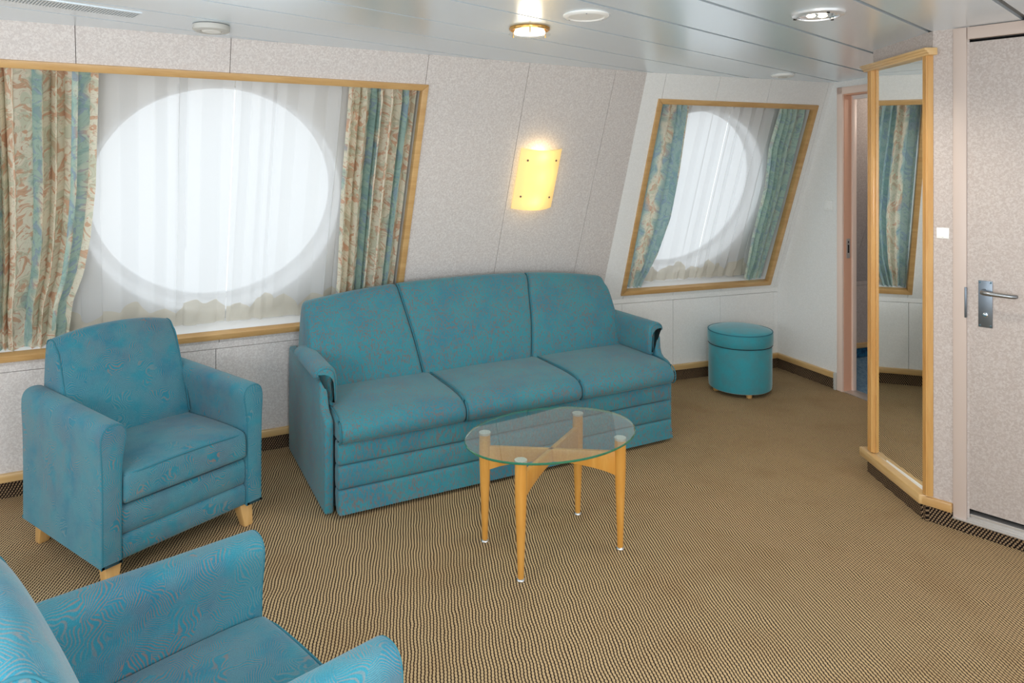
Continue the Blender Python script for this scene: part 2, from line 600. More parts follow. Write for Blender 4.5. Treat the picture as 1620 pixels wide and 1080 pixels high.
# ------------------------------------------------------------------ ceiling of long enamelled strips
cd = np.array([math.sin(R(46.4)), math.cos(R(46.4))]); cn = np.array([cd[1], -cd[0]])
ceil = MB()
cp = [np.array(p, float) for p in [(-3.5, -1.7), (4.5, -1.7), (4.5, 7.5), (-3.5, 7.5)]]
T1 = K[:2] + F1.n[:2] * (LEAN - .03); T2 = K[:2] + F2.n[:2] * (LEAN - .03)
cp2 = clip(clip(cp, T1, F1.n[:2]), T2, F2.n[:2])
ceil.prism(cp2, ZC + .012, ZC + .03, lambda p, q, e: (p, q, e))
ceiling = ceil.build('ceiling', M['ceiling_groove'])
tag(ceiling, 'white enamelled metal strip ceiling with recessed grooves', 'ceiling', kind='structure')
edges = [-5.2, -4.9, -4.6, -4.3, -4.0, -3.7, -3.385, -3.077, -2.79, -2.487, -2.208, -1.892, -1.586, -1.297, -.928, -.592]
edges += [-.592 + .3 * k for k in range(1, 14)]
for a, b in zip(edges[:-1], edges[1:]):
    ga = .013 if a > -.7 and a < -.5 else (.005 if a < -1.75 else .0085)
    gb = .013 if b > -.7 and b < -.5 else (.005 if b < -1.75 else .0085)
    q = clip(clip([p.copy() for p in cp2], cn * (a + ga), cn), cn * (b - gb), -cn)
    if len(q) >= 3:
        MB().prism(q, ZC, ZC + .0125, lambda p, r, e: (p, r, e)).build('ceiling_panel', M['ceiling_enamel'], ceiling)


# ------------------------------------------------------------------ window wall: lower upright part and leaning upper part
def window_wall(name, label, W, u0, u1, hole, low_seams, hi_seams, u1_top, mat):
    back = MB()
    ha, hb, ta, tb = hole if hole else (1e3, 1e3, 0, 0)
    back.box((u0, 0, -.12), (u1, ZK + .02, -.018), W.low)
    for a, b, c, d in ([(u0, ha, -.0, LS), (hb, u1, -.0, LS), (ha, hb, -.0, ta), (ha, hb, tb, LS)] if hole else [(u0, u1, 0, LS)]):
        back.box((a, c, -.05), (b, d, -.016), W.hi)
    root = back.build(name, M['panel_joint'])
    tag(root, label, 'wall', kind='structure')
    g = .0013
    s = [u0] + [x for x in low_seams if u0 < x < u1] + [u1]
    for a, b in zip(s[:-1], s[1:]):
        MB().box((a + g, 0, -.016), (b - g, .569 - g, 0), W.low).build('wall_panel', mat, root)
    MB().box((u0, .569 + g, -.016), (u1, ZK, 0), W.low).build('ledge_strip', mat, root)
    s = [u0] + [x for x in hi_seams if u0 < x < u1] + [u1]
    for a, b in zip(s[:-1], s[1:]):
        m = MB()
        a1, b1 = a + g, b - g
        def quad(p, q, c, d, m=m, b=b):
            poly = [(p, c), (q, c), (q, d), (p, d)]
            if b == u1 and q > b - .01:
                f = lambda t: b - g + (u1_top - u1) * t / LS
                poly = [(p, c), (f(c), c), (f(d), d), (p, d)]
            m.prism(poly, -.015, 0, lambda x, y, e: W.hi(x, y, e))
        if hole and b1 > ha and a1 < hb:
            quad(a1, b1, 0, ta); quad(a1, b1, tb, LS)
            if a1 < ha: quad(a1, ha, ta, tb)
            if b1 > hb: quad(hb, b1, ta, tb)
        else:
            quad(a1, b1, 0, LS)
        m.build('wall_panel', mat, root)
    return root


H1 = (-3.42, -1.452, .042, 1.398)
H2 = (.167, 1.395, .05, 1.395)
window_wall('wall_left', 'speckled cream panelled wall leaning in, with the wide window and the wall lamp', F1, -4.62, 0.0, H1,
            [-4.79, -4.195, -3.6, -3.005, -2.41, -1.815, -1.22, -.625, -.03], [-4.775, -4.18, -3.585, -2.99, -2.395, -1.449, -.855, -.268], -.036, M['wall_laminate'])
window_wall('wall_front', 'pale panelled wall leaning in around the smaller window behind the round stool', F2, 0.0, 1.496, H2,
            [.165, .574, .977, 1.459], [.172, .572, .978, 1.462], 1.496, M['wall_laminate_pale'])
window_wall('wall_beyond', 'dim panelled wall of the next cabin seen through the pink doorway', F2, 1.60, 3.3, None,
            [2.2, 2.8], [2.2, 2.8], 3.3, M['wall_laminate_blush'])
shell = MB()
cabp = lambda a, b, z: C0 + F2.d * a + F2.n * b + UP * z
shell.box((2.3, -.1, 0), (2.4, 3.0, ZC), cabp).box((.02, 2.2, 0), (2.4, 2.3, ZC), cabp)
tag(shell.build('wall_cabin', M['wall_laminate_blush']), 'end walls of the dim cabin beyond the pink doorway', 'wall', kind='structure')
# small wedge of leaning wall that closes the angle between both window walls
tri = [(0, 0), (.06, 0), (.06, LS), (.036, LS)]


# ------------------------------------------------------------------ windows
def circle_plate(mb, W, u0, u1, t0, t1, cu, ct, r, w, n=64):
    """rectangular plate with a round hole"""
    ring = []; outer = []
    for i in range(n):
        a = 2 * math.pi * i / n
        c, s_ = math.cos(a), math.sin(a)
        ring.append(W.hi(cu + r * c, ct + r * s_, w))
        k = min([((u1 - cu) / c) if c > 1e-6 else ((u0 - cu) / c if c < -1e-6 else 1e9),
                 ((t1 - ct) / s_) if s_ > 1e-6 else ((t0 - ct) / s_ if s_ < -1e-6 else 1e9)])
        outer.append(W.hi(cu + k * c, ct + k * s_, w))
    F = [(i, (i + 1) % n, n + (i + 1) % n, n + i) for i in range(n)]
    mb.add(ring + outer, F)
    # corners
    for (cu_, ct_) in [(u0, t0), (u1, t0), (u1, t1), (u0, t1)]:
        ang = math.atan2(ct_ - ct, cu_ - cu) % (2 * math.pi)
        i = int(ang / (2 * math.pi) * n)
        mb.add([outer[i], W.hi(cu_, ct_, w), outer[(i + 1) % n]], [(0, 1, 2)])


def make_window(name, label, W, outer, cu, ct, r, depth):
    ua, ub, ta, tb = outer
    root = empty(name, tuple(W.hi((ua + ub) / 2, ta, 0)))
    tag(root, label, 'window', kind='structure')
    inv = np.array(root.location)
    loc = lambda u, t, w: W.hi(u, t, w) - inv
    fw = .033
    # mitred wooden frame boards with a rebated inner lip
    boards = [([(ua, tb), (ub, tb), (ub - fw, tb - fw), (ua + fw, tb - fw)]),
              ([(ua, ta), (ub, ta), (ub - fw, ta + fw), (ua + fw, ta + fw)]),
              ([(ua, ta), (ua, tb), (ua + fw, tb - fw), (ua + fw, ta + fw)]),
              ([(ub, ta), (ub, tb), (ub - fw, tb - fw), (ub - fw, ta + fw)])]
    for p in boards:
        MB().prism(p, -.03, .012, loc).build('frame_board', M['beech_frame'], root, bevel=.003)
    i0, i1, j0, j1 = ua + fw - .008, ub - fw + .008, ta + fw - .008, tb - fw + .008
    # sill board inside the bottom, lining of the recess
    MB().box((i0, j0 - .014, -depth), (i1, j0 + .006, -.028), loc).build('sill_board', M['white_enamel'], root, bevel=.002)
    lin = MB()
    lin.box((i0 - .012, j0, -depth), (i0, j1, -.03), loc)
    lin.box((i1, j0, -depth), (i1 + .012, j1, -.03), loc)
    lin.box((i0, j1, -depth), (i1, j1 + .012, -.03), loc)
    lin.build('recess_lining', M['window_plate'], root)
    class Loc: hi = staticmethod(loc)
    pl = MB(); circle_plate(pl, Loc, i0 - .01, i1 + .01, j0 - .01, j1 + .01, cu, ct, r, -depth)
    pl.build('recess_panel', M['window_plate'], root)
    # round reveal, ring and pane
    n = 72
    rr = lambda rad, w: [loc(cu + rad * math.cos(2 * math.pi * i / n), ct + rad * math.sin(2 * math.pi * i / n), w) for i in range(n)]
    MB().loft([rr(r, -depth), rr(r + .002, -depth + .004), rr(r + .012, -depth + .004), rr(r + .016, -depth - .002),
               rr(r + .016, -depth - .14), rr(r - .03, -depth - .14), rr(r - .03, -depth - .125), rr(r, -depth - .12), rr(r, -depth)], caps=False).build('porthole_ring', M['white_enamel'], root, smooth=35)
    MB().loft([rr(r - .028, -depth - .136), rr(r - .028, -depth - .128)]).build('pane', M['window_glass'], root, smooth=35)
    return root


O1 = (-3.44, -1.432, .022, 1.418)
O2 = (.147, 1.415, .031, 1.415)
make_window('window_1', 'wide leaning window with round porthole in beech frame behind the sofa and armchair', F1, O1, -2.40, .705, .60, .15)
make_window('window_2', 'smaller leaning window with round porthole in beech frame above the round stool', F2, O2, .64, .705, .60, .15)


# ------------------------------------------------------------------ curtains
def curtain(name, label, W, eL, eR, t0, t1, nf, amp, w0, mat, seed, fullness=2.0, gather=.10, cat='sheer', hem=None, group=None, fold_pow=1.0, over=.16):
    """cloth hung along the leaning window; eL, eR: edge position as function of t"""
    r = np.random.default_rng(seed)
    nx, nt = nf * 12 + 1, 46
    ph = r.uniform(-.8, .8, nf + 2); am = r.uniform(.55, 1.25, nf + 2); wid = r.uniform(.6, 1.45, nf) if cat == 'curtain' else r.uniform(.25, 1.9, nf)
    knots = np.concatenate([[0], np.cumsum(wid)]) / wid.sum()
    p1, p2 = r.uniform(0, 6, 2)
    root = empty(name, tuple(W.hi((eL(t0) + eR(t0)) / 2, t0, w0)))
    inv = np.array(root.location)

    def pos(a, t, dw=0.0):
        k = min(int(np.searchsorted(knots, a, 'right')) - 1, nf - 1); k = max(k, 0)
        fr = (a - knots[k]) / (knots[k + 1] - knots[k])
        phi = 2 * math.pi * fr
        tt = (t - t0) / (t1 - t0)
        sway = .10 * math.sin(3.1 * tt + p1) + .06 * math.sin(7 * tt + p2 + k)
        sd = math.sin(phi)
        sd = math.copysign(abs(sd) ** fold_pow, sd)
        A = amp * (am[k] * (1 - fr) + am[k + 1] * fr) * (.75 + .25 * math.sin(2.2 * tt + ph[k]))
        pinch = 1.0
        dz = 0.0
        if tt < gather: pinch = .35 + .65 * abs(tt / gather - .35) / .65
        if tt > .965: pinch = min(pinch, .55)
        w = w0 + A * sd * pinch + dw
        uu = a + (knots[k + 1] - knots[k]) * (over * (am[k] - .4) * math.sin(2 * phi) + .25 * sway * math.sin(math.pi * fr))
        if tt < gather: w += .006 * math.sin(40 * a * nf / 6 + seed)
        u = eL(t) + (eR(t) - eL(t)) * min(max(uu, 0), 1)
        return W.hi(u, t, w) - inv

    def sheet(ta, tb, dw=0.0, rows=nt, edge=None, hbot=False):
        m = MB(); V = []; U = []
        width = abs(eR(t1) - eL(t1)) * fullness
        for j in range(rows):
            for i in range(nx):
                a = i / (nx - 1)
                top = tb if edge is None else edge(a)
                t = ta + (top - ta) * j / (rows - 1)
                V.append(pos(a, t, dw)); U.append((a * width + seed * .37, t + seed * .21))
        F = [(j * nx + i, j * nx + i + 1, (j + 1) * nx + i + 1, (j + 1) * nx + i) for j in range(rows - 1) for i in range(nx - 1)]
        m.add(V, F, U); return m

    sheet(t0, t1).build('cloth', mat, root, smooth=80)
    if hem:
        e = lambda a: t0 + hem * (.72 + .30 * abs(math.sin(a * nf * math.pi * .9 + seed)) + .22 * math.sin(a * nf * 2.3 + seed))
        sheet(t0 + .002, t0 + hem, .006, 6, e).build('hem', M['sheer_hem'], root, smooth=80)
    # gathered rod pocket top and bottom
    pts = [W.hi(eL(t1) + (eR(t1) - eL(t1)) * k / 10, t1 - .01, w0) - inv for k in range(11)]
    MB().tube(pts, .004).build('curtain_rod', M['white_enamel'], root, smooth=60)
    tag(root, label, 'curtain', group)
    return root


def interp(pts):
    xs = np.array([p[0] for p in pts]); ys = np.array([p[1] for p in pts])
    return lambda t: float(np.interp(t, xs, ys))


curtain('curtain', 'wide floral curtain in cream and rust with teal folds, drawn left behind the armchair', F1,
        interp([(0, -3.40), (1.4, -3.40)]), interp([(0, -3.06), (.12, -3.05), (.28, -3.03), (.42, -2.985), (.6, -2.955), (.85, -2.93), (1.39, -2.91)]),
        .052, 1.386, 7, .040, -.046, M['floral_print'], 3, over=.27, fullness=2.6, fold_pow=.7)
curtain('curtain', 'floral curtain in sea green and cream, hanging above the sofa at its left half', F1,
        interp([(0, -1.80), (.3, -1.80), (.84, -1.825), (1.39, -1.832)]), interp([(0, -1.475), (1.39, -1.475)]),
        .052, 1.386, 8, .037, -.045, M['floral_print'], 5, over=.27, fullness=2.6, fold_pow=.7)
curtain('curtain', 'narrow sea green floral curtain at the sofa side of the smaller window', F2,
        interp([(0, .182), (1.39, .182)]), interp([(0, .31), (.12, .35), (.3, .41), (.58, .455), (.9, .45), (1.39, .415)]),
        .064, 1.384, 5, .030, -.048, M['floral_print_sea'], 9, fullness=2.6, fold_pow=.8)
curtain('curtain', 'pale green shiny floral curtain at the doorway side of the smaller window', F2,
        interp([(0, 1.20), (.1, 1.205), (.4, 1.18), (.8, 1.18), (1.1, 1.13), (1.39, 1.145)]), interp([(0, 1.345), (.6, 1.375), (1.39, 1.365)]),
        .064, 1.384, 5, .030, -.048, M['floral_print_pale'], 12, fullness=2.4, fold_pow=.8)
curtain('sheer_curtain', 'white sheer curtain half nearer the armchair, lit by the wide round porthole', F1,
        interp([(0, -3.40), (1.4, -3.40)]), interp([(0, -2.36), (1.39, -2.36)]), .056, 1.382, 9, .016, -.108, M['sheer_voile'], 21, cat='sheer', hem=.13, gather=.05, over=.13)
curtain('sheer_curtain', 'white sheer curtain half nearer the sofa, lit by the wide round porthole', F1,
        interp([(0, -2.355), (1.4, -2.355)]), interp([(0, -1.47), (1.39, -1.47)]), .056, 1.382, 8, .016, -.108, M['sheer_voile'], 22, cat='sheer', hem=.13, gather=.05, over=.13)
curtain('sheer_curtain', 'white sheer curtain half of the smaller window, beside the sofa side floral curtain', F2,
        interp([(0, .182), (1.4, .182)]), interp([(0, .79), (1.39, .79)]), .066, 1.38, 6, .016, -.108, M['sheer_voile'], 23, cat='sheer', hem=.12, gather=.05, over=.13)
curtain('sheer_curtain', 'white sheer curtain half of the smaller window, beside the pale green shiny curtain', F2,
        interp([(0, .795), (1.4, .795)]), interp([(0, 1.375), (1.39, 1.375)]), .066, 1.38, 6, .016, -.108, M['sheer_voile'], 24, cat='sheer', hem=.12, gather=.05, over=.13)


# ------------------------------------------------------------------ baseboards
def baseboard(name, label, fn, a, b, skirt_mat, caps=False):
    root = MB().box((a, 0, -.005), (b, .074, .006), fn, uv=(0, 1)).build(name, skirt_mat)
    tag(root, label, 'baseboard', kind='structure')
    MB().box((a, .074, -.005), (b, .112, .022), fn).build('wood_trim', M['beech_trim'], root, bevel=.005)
    return root


baseboard('baseboard_left', 'dark carpet skirting with beech trim under the wide window', F1.low, -4.62, -.004, M['skirt_carpet'])
baseboard('baseboard_front', 'dark carpet skirting with beech trim behind the round stool', F2.low, 0.0, 1.49, M['skirt_carpet'])
baseboard('baseboard_far', 'short carpet skirting with beech trim between corner and pink doorway', DW, 0.0, .556, M['skirt_carpet'])
root = MB().box((1.56, 0, -.005), (3.2, .074, .006), F2.low).build('baseboard_beyond', M['blue_skirt'])
tag(root, 'blue carpet skirting with beech trim in the next cabin', 'baseboard', kind='structure')
MB().box((1.56, .074, -.005), (3.2, .112, .02), F2.low).build('wood_trim', M['beech_trim'], root, bevel=.005)

# ------------------------------------------------------------------ dividing wall with the pink doorway
th = .10
dwall = MB()
edge = lambda z: 0.0 if z <= ZK else LEAN * (z - ZK) / (ZC - ZK)
OP0, OP1, OPZ = .618, 1.34, 1.995
dwall.prism([(-.05, 0), (OP0, 0), (OP0, ZC), (LEAN - .05, ZC), (-.05, ZK)], -th, 0, DW)
dwall.prism([(OP0, OPZ), (OP1, OPZ), (OP1, ZC), (OP0, ZC)], -th, 0, DW)
dwall.prism([(OP1, 0), (1.9, 0), (1.9, ZC), (OP1, ZC)], -th, 0, DW)
tag(dwall.build('wall_far', M['wall_laminate_pale']), 'pale speckled wall with the light switch beside the pink doorway', 'wall', kind='structure')
door2 = empty('door_2', tuple(DW(.98, 0, 0)))
tag(door2, 'open doorway with pink steel frame leading to the blue carpeted cabin', 'doorway', kind='structure')
inv = np.array(door2.location)
L = lambda a, z, w: DW(a, z, w) - inv
MB().box((.577, 0, -.004), (OP0 + .006, 2.04, .012), L).build('frame_post', M['pink_enamel'], door2, bevel=.003)
MB().box((OP1 - .006, 0, -.004), (OP1 + .045, 2.04, .012), L).build('frame_post', M['pink_enamel'], door2, bevel=.003)
MB().box((.577, 1.992, -.004), (OP1 + .045, 2.04, .012), L).build('frame_head', M['pink_enamel'], door2, bevel=.003)
MB().box((OP0, 0, -.066), (OP0 + .008, 1.99, -.004), L).build('jamb', M['pink_enamel_shaded'], door2)
MB().box((OP0, 0, -th), (OP0 + .020, 1.98, -.067), L).build('door_stop', M['pink_enamel'], door2, bevel=.002)
MB().box((OP1 - .008, 0, -th), (OP1, 1.99, -.004), L).build('jamb', M['pink_enamel_shaded'], door2)
MB().box((OP0, 1.985, -th), (OP1, 1.995, -.004), L).build('jamb_head', M['pink_enamel_shaded'], door2)
MB().box((OP0, 1.962, -th), (OP1, 1.985, -.068), L).build('door_stop', M['white_enamel'], door2)
sp = MB().box((OP0 + .008, .895, -.052), (OP0 + .0105, 1.025, -.022), L).build('strike_plate', M['aluminium'], door2)
MB().box((OP0 + .0106, .93, -.044), (OP0 + .0112, .985, -.032), L).box((OP0 + .0106, .995, -.042), (OP0 + .0112, 1.01, -.034), L).build('latch_hole', M['black_gap'], sp)
MB().box((OP0 - .04, -.004, -th), (OP1 + .03, .006, .002), L).build('threshold', M['aluminium'], door2, bevel=.002)
MB().box((.5565, 0, .0), (.5765, .115, .023), L).build('end_cap', M['grey_plastic'], door2, bevel=.003)

# wall from behind the mirror back to the doorway, and wall piece above
rw = MB()
pa, pb = np.array([1.80, 3.452]), np.array(DW(1.42, 0, 0)[:2])
t = (pb - pa) / np.linalg.norm(pb - pa); nn = np.array([-t[1], t[0]])
rw.prism([tuple(pa), tuple(pb), tuple(pb + np.array([.1, -.1])), tuple(pa + np.array([.1, -.1]))], 0, ZC, lambda p, q, e: (p, q, e))
tag(rw.build('wall_return', M['wall_laminate_pale']), 'short return wall hidden behind the tall mirror', 'wall', kind='structure')
mw = MB()
mw.prism([(1.785, 2.961), (1.785, 3.452), (1.88, 3.452), (1.88, 2.87)], 0, ZC, lambda p, q, e: (p, q, e))
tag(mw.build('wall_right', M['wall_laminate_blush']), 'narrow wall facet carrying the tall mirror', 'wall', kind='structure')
bb = MB().box((2.966, 0, .0), (3.452, .066, .028), MW, uv=(0, 1)).build('baseboard_right', M['skirt_carpet'])
tag(bb, 'carpet skirting with bright beech ledge under the tall mirror', 'baseboard', kind='structure')
q = [(1.737, 2.985), (1.737, 3.50), (1.79, 3.50), (1.79, 2.955), (1.772, 2.950)]
MB().prism([(1.737, 2.982), (1.737, 3.497), (1.79, 3.497), (1.79, 2.957)], .066, .108, lambda p, q, e: (p, q, e)).build('wood_trim', M['beech_trim'], bb, bevel=.005)

# ------------------------------------------------------------------ tall mirror
mir = empty('mirror', (1.785, 3.2, .108))
tag(mir, 'tall narrow wall mirror in a fluted beech frame with moulded cornice', 'mirror')
inv = np.array(mir.location)
L = lambda y, z, w: MW(y, z, w) - inv
MB().box((2.972, .110, .001), (3.43, 1.985, .004), lambda y, z, w: L(y, z, w + (y - 3.2) * .018 + .004)).build('mirror_glass', M['mirror_silver'], mir)
for y0, y1 in ((3.408, 3.450), (2.958, 2.987)):
    m = MB().box((y0, .110, .001), (y1, 1.985, .024), L)
    w_ = (y1 - y0)
    for k in range(3):
        c_ = y0 + w_ * (k + .5) / 3
        m.prism([(c_ - w_ * .13, .022), (c_ + w_ * .13, .022), (c_ + w_ * .08, .031), (c_ - w_ * .08, .031)], .112, 1.984, lambda p, q, e: L(p, e, q))
    m.build('pilaster', M['beech_pilaster'], mir, smooth=30)
MB().box((3.400, .112, .003), (3.408, 1.984, .012), L).build('inner_bead', M['beech_frame'], mir)
MB().box((2.972, .108, .003), (3.43, .118, .010), L).build('bottom_bead', M['white_plastic'], mir)
cor = [(.0, 1.975), (.036, 1.975), (.036, 1.983), (.044, 1.985), (.044, 1.993), (.054, 1.996), (.054, 2.005), (.0, 2.005)]
MB().prism(cor, 2.930, 3.478, lambda p, q, e: L(e, q, p)).build('cornice', M['beech_trim'], mir, bevel=.0015)

# ------------------------------------------------------------------ wall with the cabin door
wd = MB()
wd.box((.040, 0, -.10), (.150, ZC, -.012), DR)
wd.box((.150, 2.035, -.10), (1.9, ZC, -.012), DR)
wd.box((.90, 0, -.10), (1.9, ZC, -.012), DR)
wd.box((.168, 0, -.10), (.90, .045, -.012), DR)
wdoor = wd.build('wall_door', M['wall_laminate_blush'])
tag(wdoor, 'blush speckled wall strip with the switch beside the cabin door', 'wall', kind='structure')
bb = MB().box((-.004, 0, -.014), (1.2, .05, .006), DR, uv=(0, 1)).box((-.004, .05, -.014), (.113, .066, .006), DR, uv=(0, 1)).build('baseboard_door', M['skirt_carpet'])
tag(bb, 'carpet skirting below the cabin door sill', 'baseboard', kind='structure')
MB().box((-.006, .066, -.016), (.113, .104, .016), DR).build('wood_trim', M['beech_frame'], bb, bevel=.005)

door1 = empty('door_1', tuple(DR(.52, .05, 0)))
tag(door1, 'blush speckled cabin door with steel lever handle at the frame edge', 'door', kind='structure')
inv = np.array(door1.location)
L = lambda a, z, w: DR(a, z, w) - inv
MB().box((.114, .05, -.02), (.163, ZC - .002, .004), L).build('frame_post', M['door_frame_enamel'], door1, bevel=.003)
MB().box((.165, 2.028, -.02), (.93, ZC - .002, .004), L).build('frame_head', M['door_frame_enamel'], door1, bevel=.003)
MB().box((.90, .05, -.02), (.95, ZC - .002, .004), L).build('frame_post', M['door_frame_enamel'], door1, bevel=.003)
MB().box((.150, .05, -.09), (.91, 2.03, -.048), L).build('rebate', M['black_gap'], door1)
leaf = MB().box((.171, .100, -.046), (.885, 2.016, -.004), L).build('door_leaf', M['wall_laminate_blush'], door1, bevel=.002)
sl = MB().box((.113, .046, -.06), (1.2, .052, .012), L).box((.163, .052, -.06), (.91, .058, .006), L).box((.163, .058, -.06), (.91, .066, -.003), L).box((.163, .066, -.06), (.91, .078, -.010), L)
sl.build('sill', M['aluminium'], door1, bevel=.001)
pl = MB().box((.203, .854, -.004), (.252, 1.043, -.001), L).build('handle_plate', M['plate_steel'], door1, bevel=.001)
m = MB()
for sx_ in (.209, .246):
    for sz in (.861, 1.036):
        c_ = L(sx_, sz, 0)
        ring = lambda w, r_: [L(sx_ + r_ * math.cos(k * math.pi / 4), sz + r_ * math.sin(k * math.pi / 4), w) for k in range(8)]
        m.loft([ring(-.002, .0042), ring(.001, .0036)])
m.build('plate_screws', M['chrome'], pl)
pts = [L(.224, 1.0, -.002), L(.224, 1.0, .03), L(.227, 1.0, .044), L(.237, 1.0, .051), L(.255, .999, .052), L(.29, .998, .051), L(.325, .997, .05), L(.334, .997, .046), L(.337, .997, .036)]
MB().tube(pts, [.0105, .0095, .0095, .0095, .0090, .0085, .0085, .0085, .008], 12).build('lever', M['brushed_steel'], pl, smooth=50)
ring = lambda w, r_, r2=None: [L(.228 + r_ * math.cos(k * math.pi / 8), .905 + (r2 or r_) * math.sin(k * math.pi / 8), w) for k in range(16)]
MB().loft([ring(-.002, .009), ring(.004, .009), ring(.005, .007)]).loft([ring(.004, .0065, .0028), ring(.016, .0065, .0028)]).build('thumb_turn', M['chrome'], pl)
MB().box((.156, .885, -.006), (.1635, 1.01, .0065), L).build('strike_plate', M['plate_steel'], door1, bevel=.001)


# ------------------------------------------------------------------ light switches
def switch(name, label, fn, a0, a1, z0, z1, w0):
    c = fn((a0 + a1) / 2, z0, w0)
    root = empty(name, tuple(c)); inv = np.array(root.location)
    L = lambda a, z, w: fn(a, z, w + w0) - inv
    wx, wz = a1 - a0, z1 - z0
    MB().box((a0, z0, 0), (a1, z1, .008), L).build('frame', M['white_plastic'], root, bevel=.003)
    MB().prism([(a0 + wx * .16, .007), (a1 - wx * .16, .007), (a1 - wx * .16, .011), (a0 + wx * .16, .0145)], z0 + wz * .16, z1 - wz * .16, lambda p, q, e: L(p, e, q)).build('rocker', M['white_plastic'], root, bevel=.001)
    MB().box((a0 + wx * .45, z0 + wz * .22, .008), (a0 + wx * .55, z0 + wz * .25, .0135), L).build('marker', M['grey_plastic'], root)
    tag(root, label, 'light switch')


switch('light_switch', 'white rocker switch on the pale wall beside the pink doorway', DW, .461, .535, 1.205, 1.276, 0.0)
switch('light_switch', 'white rocker switch between the tall mirror and the cabin door', DR, .043, .110, 1.193, 1.259, -.012)

# ------------------------------------------------------------------ wall lamp
wl = empty('wall_lamp', tuple(F1.hi(-.70, .72, 0))); inv = np.array(wl.location)
tag(wl, 'lit cream glass wall lamp with bowed shade on the leaning wall', 'wall lamp')
L = lambda u, t, w: F1.hi(u, t, w) - inv
NU, NTT = 15, 9
def bow(u_, off):
    return .030 + .042 * (1 - u_ * u_) + off
rows = []
m = MB()
ua, ub, ta, tb = -.832, -.560, .715, 1.088
front = [[L(ua + (ub - ua) * i / (NU - 1), ta + (tb - ta) * j / (NTT - 1), bow(-1 + 2 * i / (NU - 1), 0)) for i in range(NU)] for j in range(NTT)]
backs = [[L(ua + (ub - ua) * i / (NU - 1), ta + (tb - ta) * j / (NTT - 1), bow(-1 + 2 * i / (NU - 1), -.005)) for i in range(NU)] for j in range(NTT)]
m.loft([f_ + b_[::-1] for f_, b_ in zip(front, backs)])
m.build('shade', M['lamp_glass'], wl, smooth=40)
for uu, tt in ((-.79, 1.022), (-.795, .798), (-.6, .79), (-.6, 1.022)):
    s_ = -1 + 2 * (uu - ua) / (ub - ua)
    ring = lambda w, r_: [L(uu + r_ * math.cos(k * math.pi / 5), tt + r_ * math.sin(k * math.pi / 5), w) for k in range(10)]
    MB().loft([ring(.002, .003), ring(bow(s_, -.001), .003), ring(bow(s_, .0), .0065), ring(bow(s_, .004), .0055)]).build('screw', M['brushed_steel'], wl)
MB().box((-.78, .80, .0), (-.61, 1.0, .012), L).build('back_plate', M['white_enamel'], wl, bevel=.003)
ring = lambda t_, r_: [L(-.66 + r_ * math.cos(k * math.pi / 6), t_, .036 + r_ * math.sin(k * math.pi / 6)) for k in range(12)]
MB().loft([ring(.83, .010), ring(.85, .016), ring(.95, .016), ring(.98, .008)]).build('bulb', M['bulb_glow'], wl, smooth=50)
lamp('wall_lamp_light', tuple(F1.hi(-.665, .93, .024)), 0.55, (1, .86, .62), .02)
lamp('wall_lamp_light', tuple(F1.hi(-.70, 1.05, .036)), .30, (1, .80, .50), .02)
lamp('wall_lamp_light', tuple(F1.hi(-.70, .77, .036)), .25, (1, .80, .50), .02)

# ------------------------------------------------------------------ ceiling fittings
X, Y = .073, 2.895
cl = empty('ceiling_lamp', (X, Y, ZC))
tag(cl, 'small round brass ceiling lamp with lit frosted glass disc', 'ceiling lamp')
MB().lathe([(.0, 0), (.084, 0), (.086, -.004), (.084, -.010), (.078, -.012), (.074, -.008), (0, -.008)], n=40, cap=False).build('brass_rim', M['brass'], cl, smooth=40)
MB().lathe([(.0, -.008), (.06, -.008), (.066, -.018), (.066, -.024), (0, -.024)], n=32, cap=False).build('diffuser', M['diffuser_glow'], cl, smooth=40)
MB().lathe([(.063, -.025), (.086, -.025), (.087, -.028), (.086, -.031), (.063, -.031), (.063, -.025)], n=40, cap=False).build('glass_disc', M['clear_rim'], cl, smooth=40)
for k in range(3):
    a = R(-90 + 120 * k)
    MB().tube([(.078 * math.cos(a), .078 * math.sin(a), -.006), (.078 * math.cos(a), .078 * math.sin(a), -.034)], .0025, 6).build('pin', M['brass'], cl)
lamp('ceiling_lamp_light', (X, Y, ZC - .07), .5, (1, .82, .58), .05)
lamp('ceiling_lamp_light', (X, Y, ZC - .036), 15, (1, .92, .80), .05, 'SPOT', (0, 0, 0), R(160))

X, Y = 1.151, 2.625
dl = empty('downlight', (X, Y, ZC))
tag(dl, 'round chrome ceiling downlight with bright bulb in front of the mirror', 'downlight')
MB().lathe([(.074, -.014), (.080, -.014), (.092, -.008), (.095, 0), (.072, 0), (.074, -.014)], n=40, cap=False).build('rim', M['leg_metal'], dl, smooth=40)
MB().lathe([(0, -.0015), (.05, -.0015), (.073, -.008), (.074, -.0135)], n=40, cap=False).build('reflector', M['chrome'], dl, smooth=40)
for k in range(2):
    MB().lathe([(0, -.003), (.014, -.003), (.018, -.007), (.012, -.012), (0, -.012)], (-.022 + .044 * k, .012, 0), n=16, cap=False).build('bulb', M['bulb_glow'], dl, smooth=60)
for k in range(3):
    a = R(30 + 120 * k)
    MB().box((.082 * math.cos(a) - .005, .082 * math.sin(a) - .003, -.017), (.082 * math.cos(a) + .005, .082 * math.sin(a) + .003, -.011)).build('clip', M['joint_dark'], dl)
lamp('downlight_light', (X, Y, ZC - .018), 24, (1, .92, .80), .04, 'SPOT', (0, 0, 0), R(150))

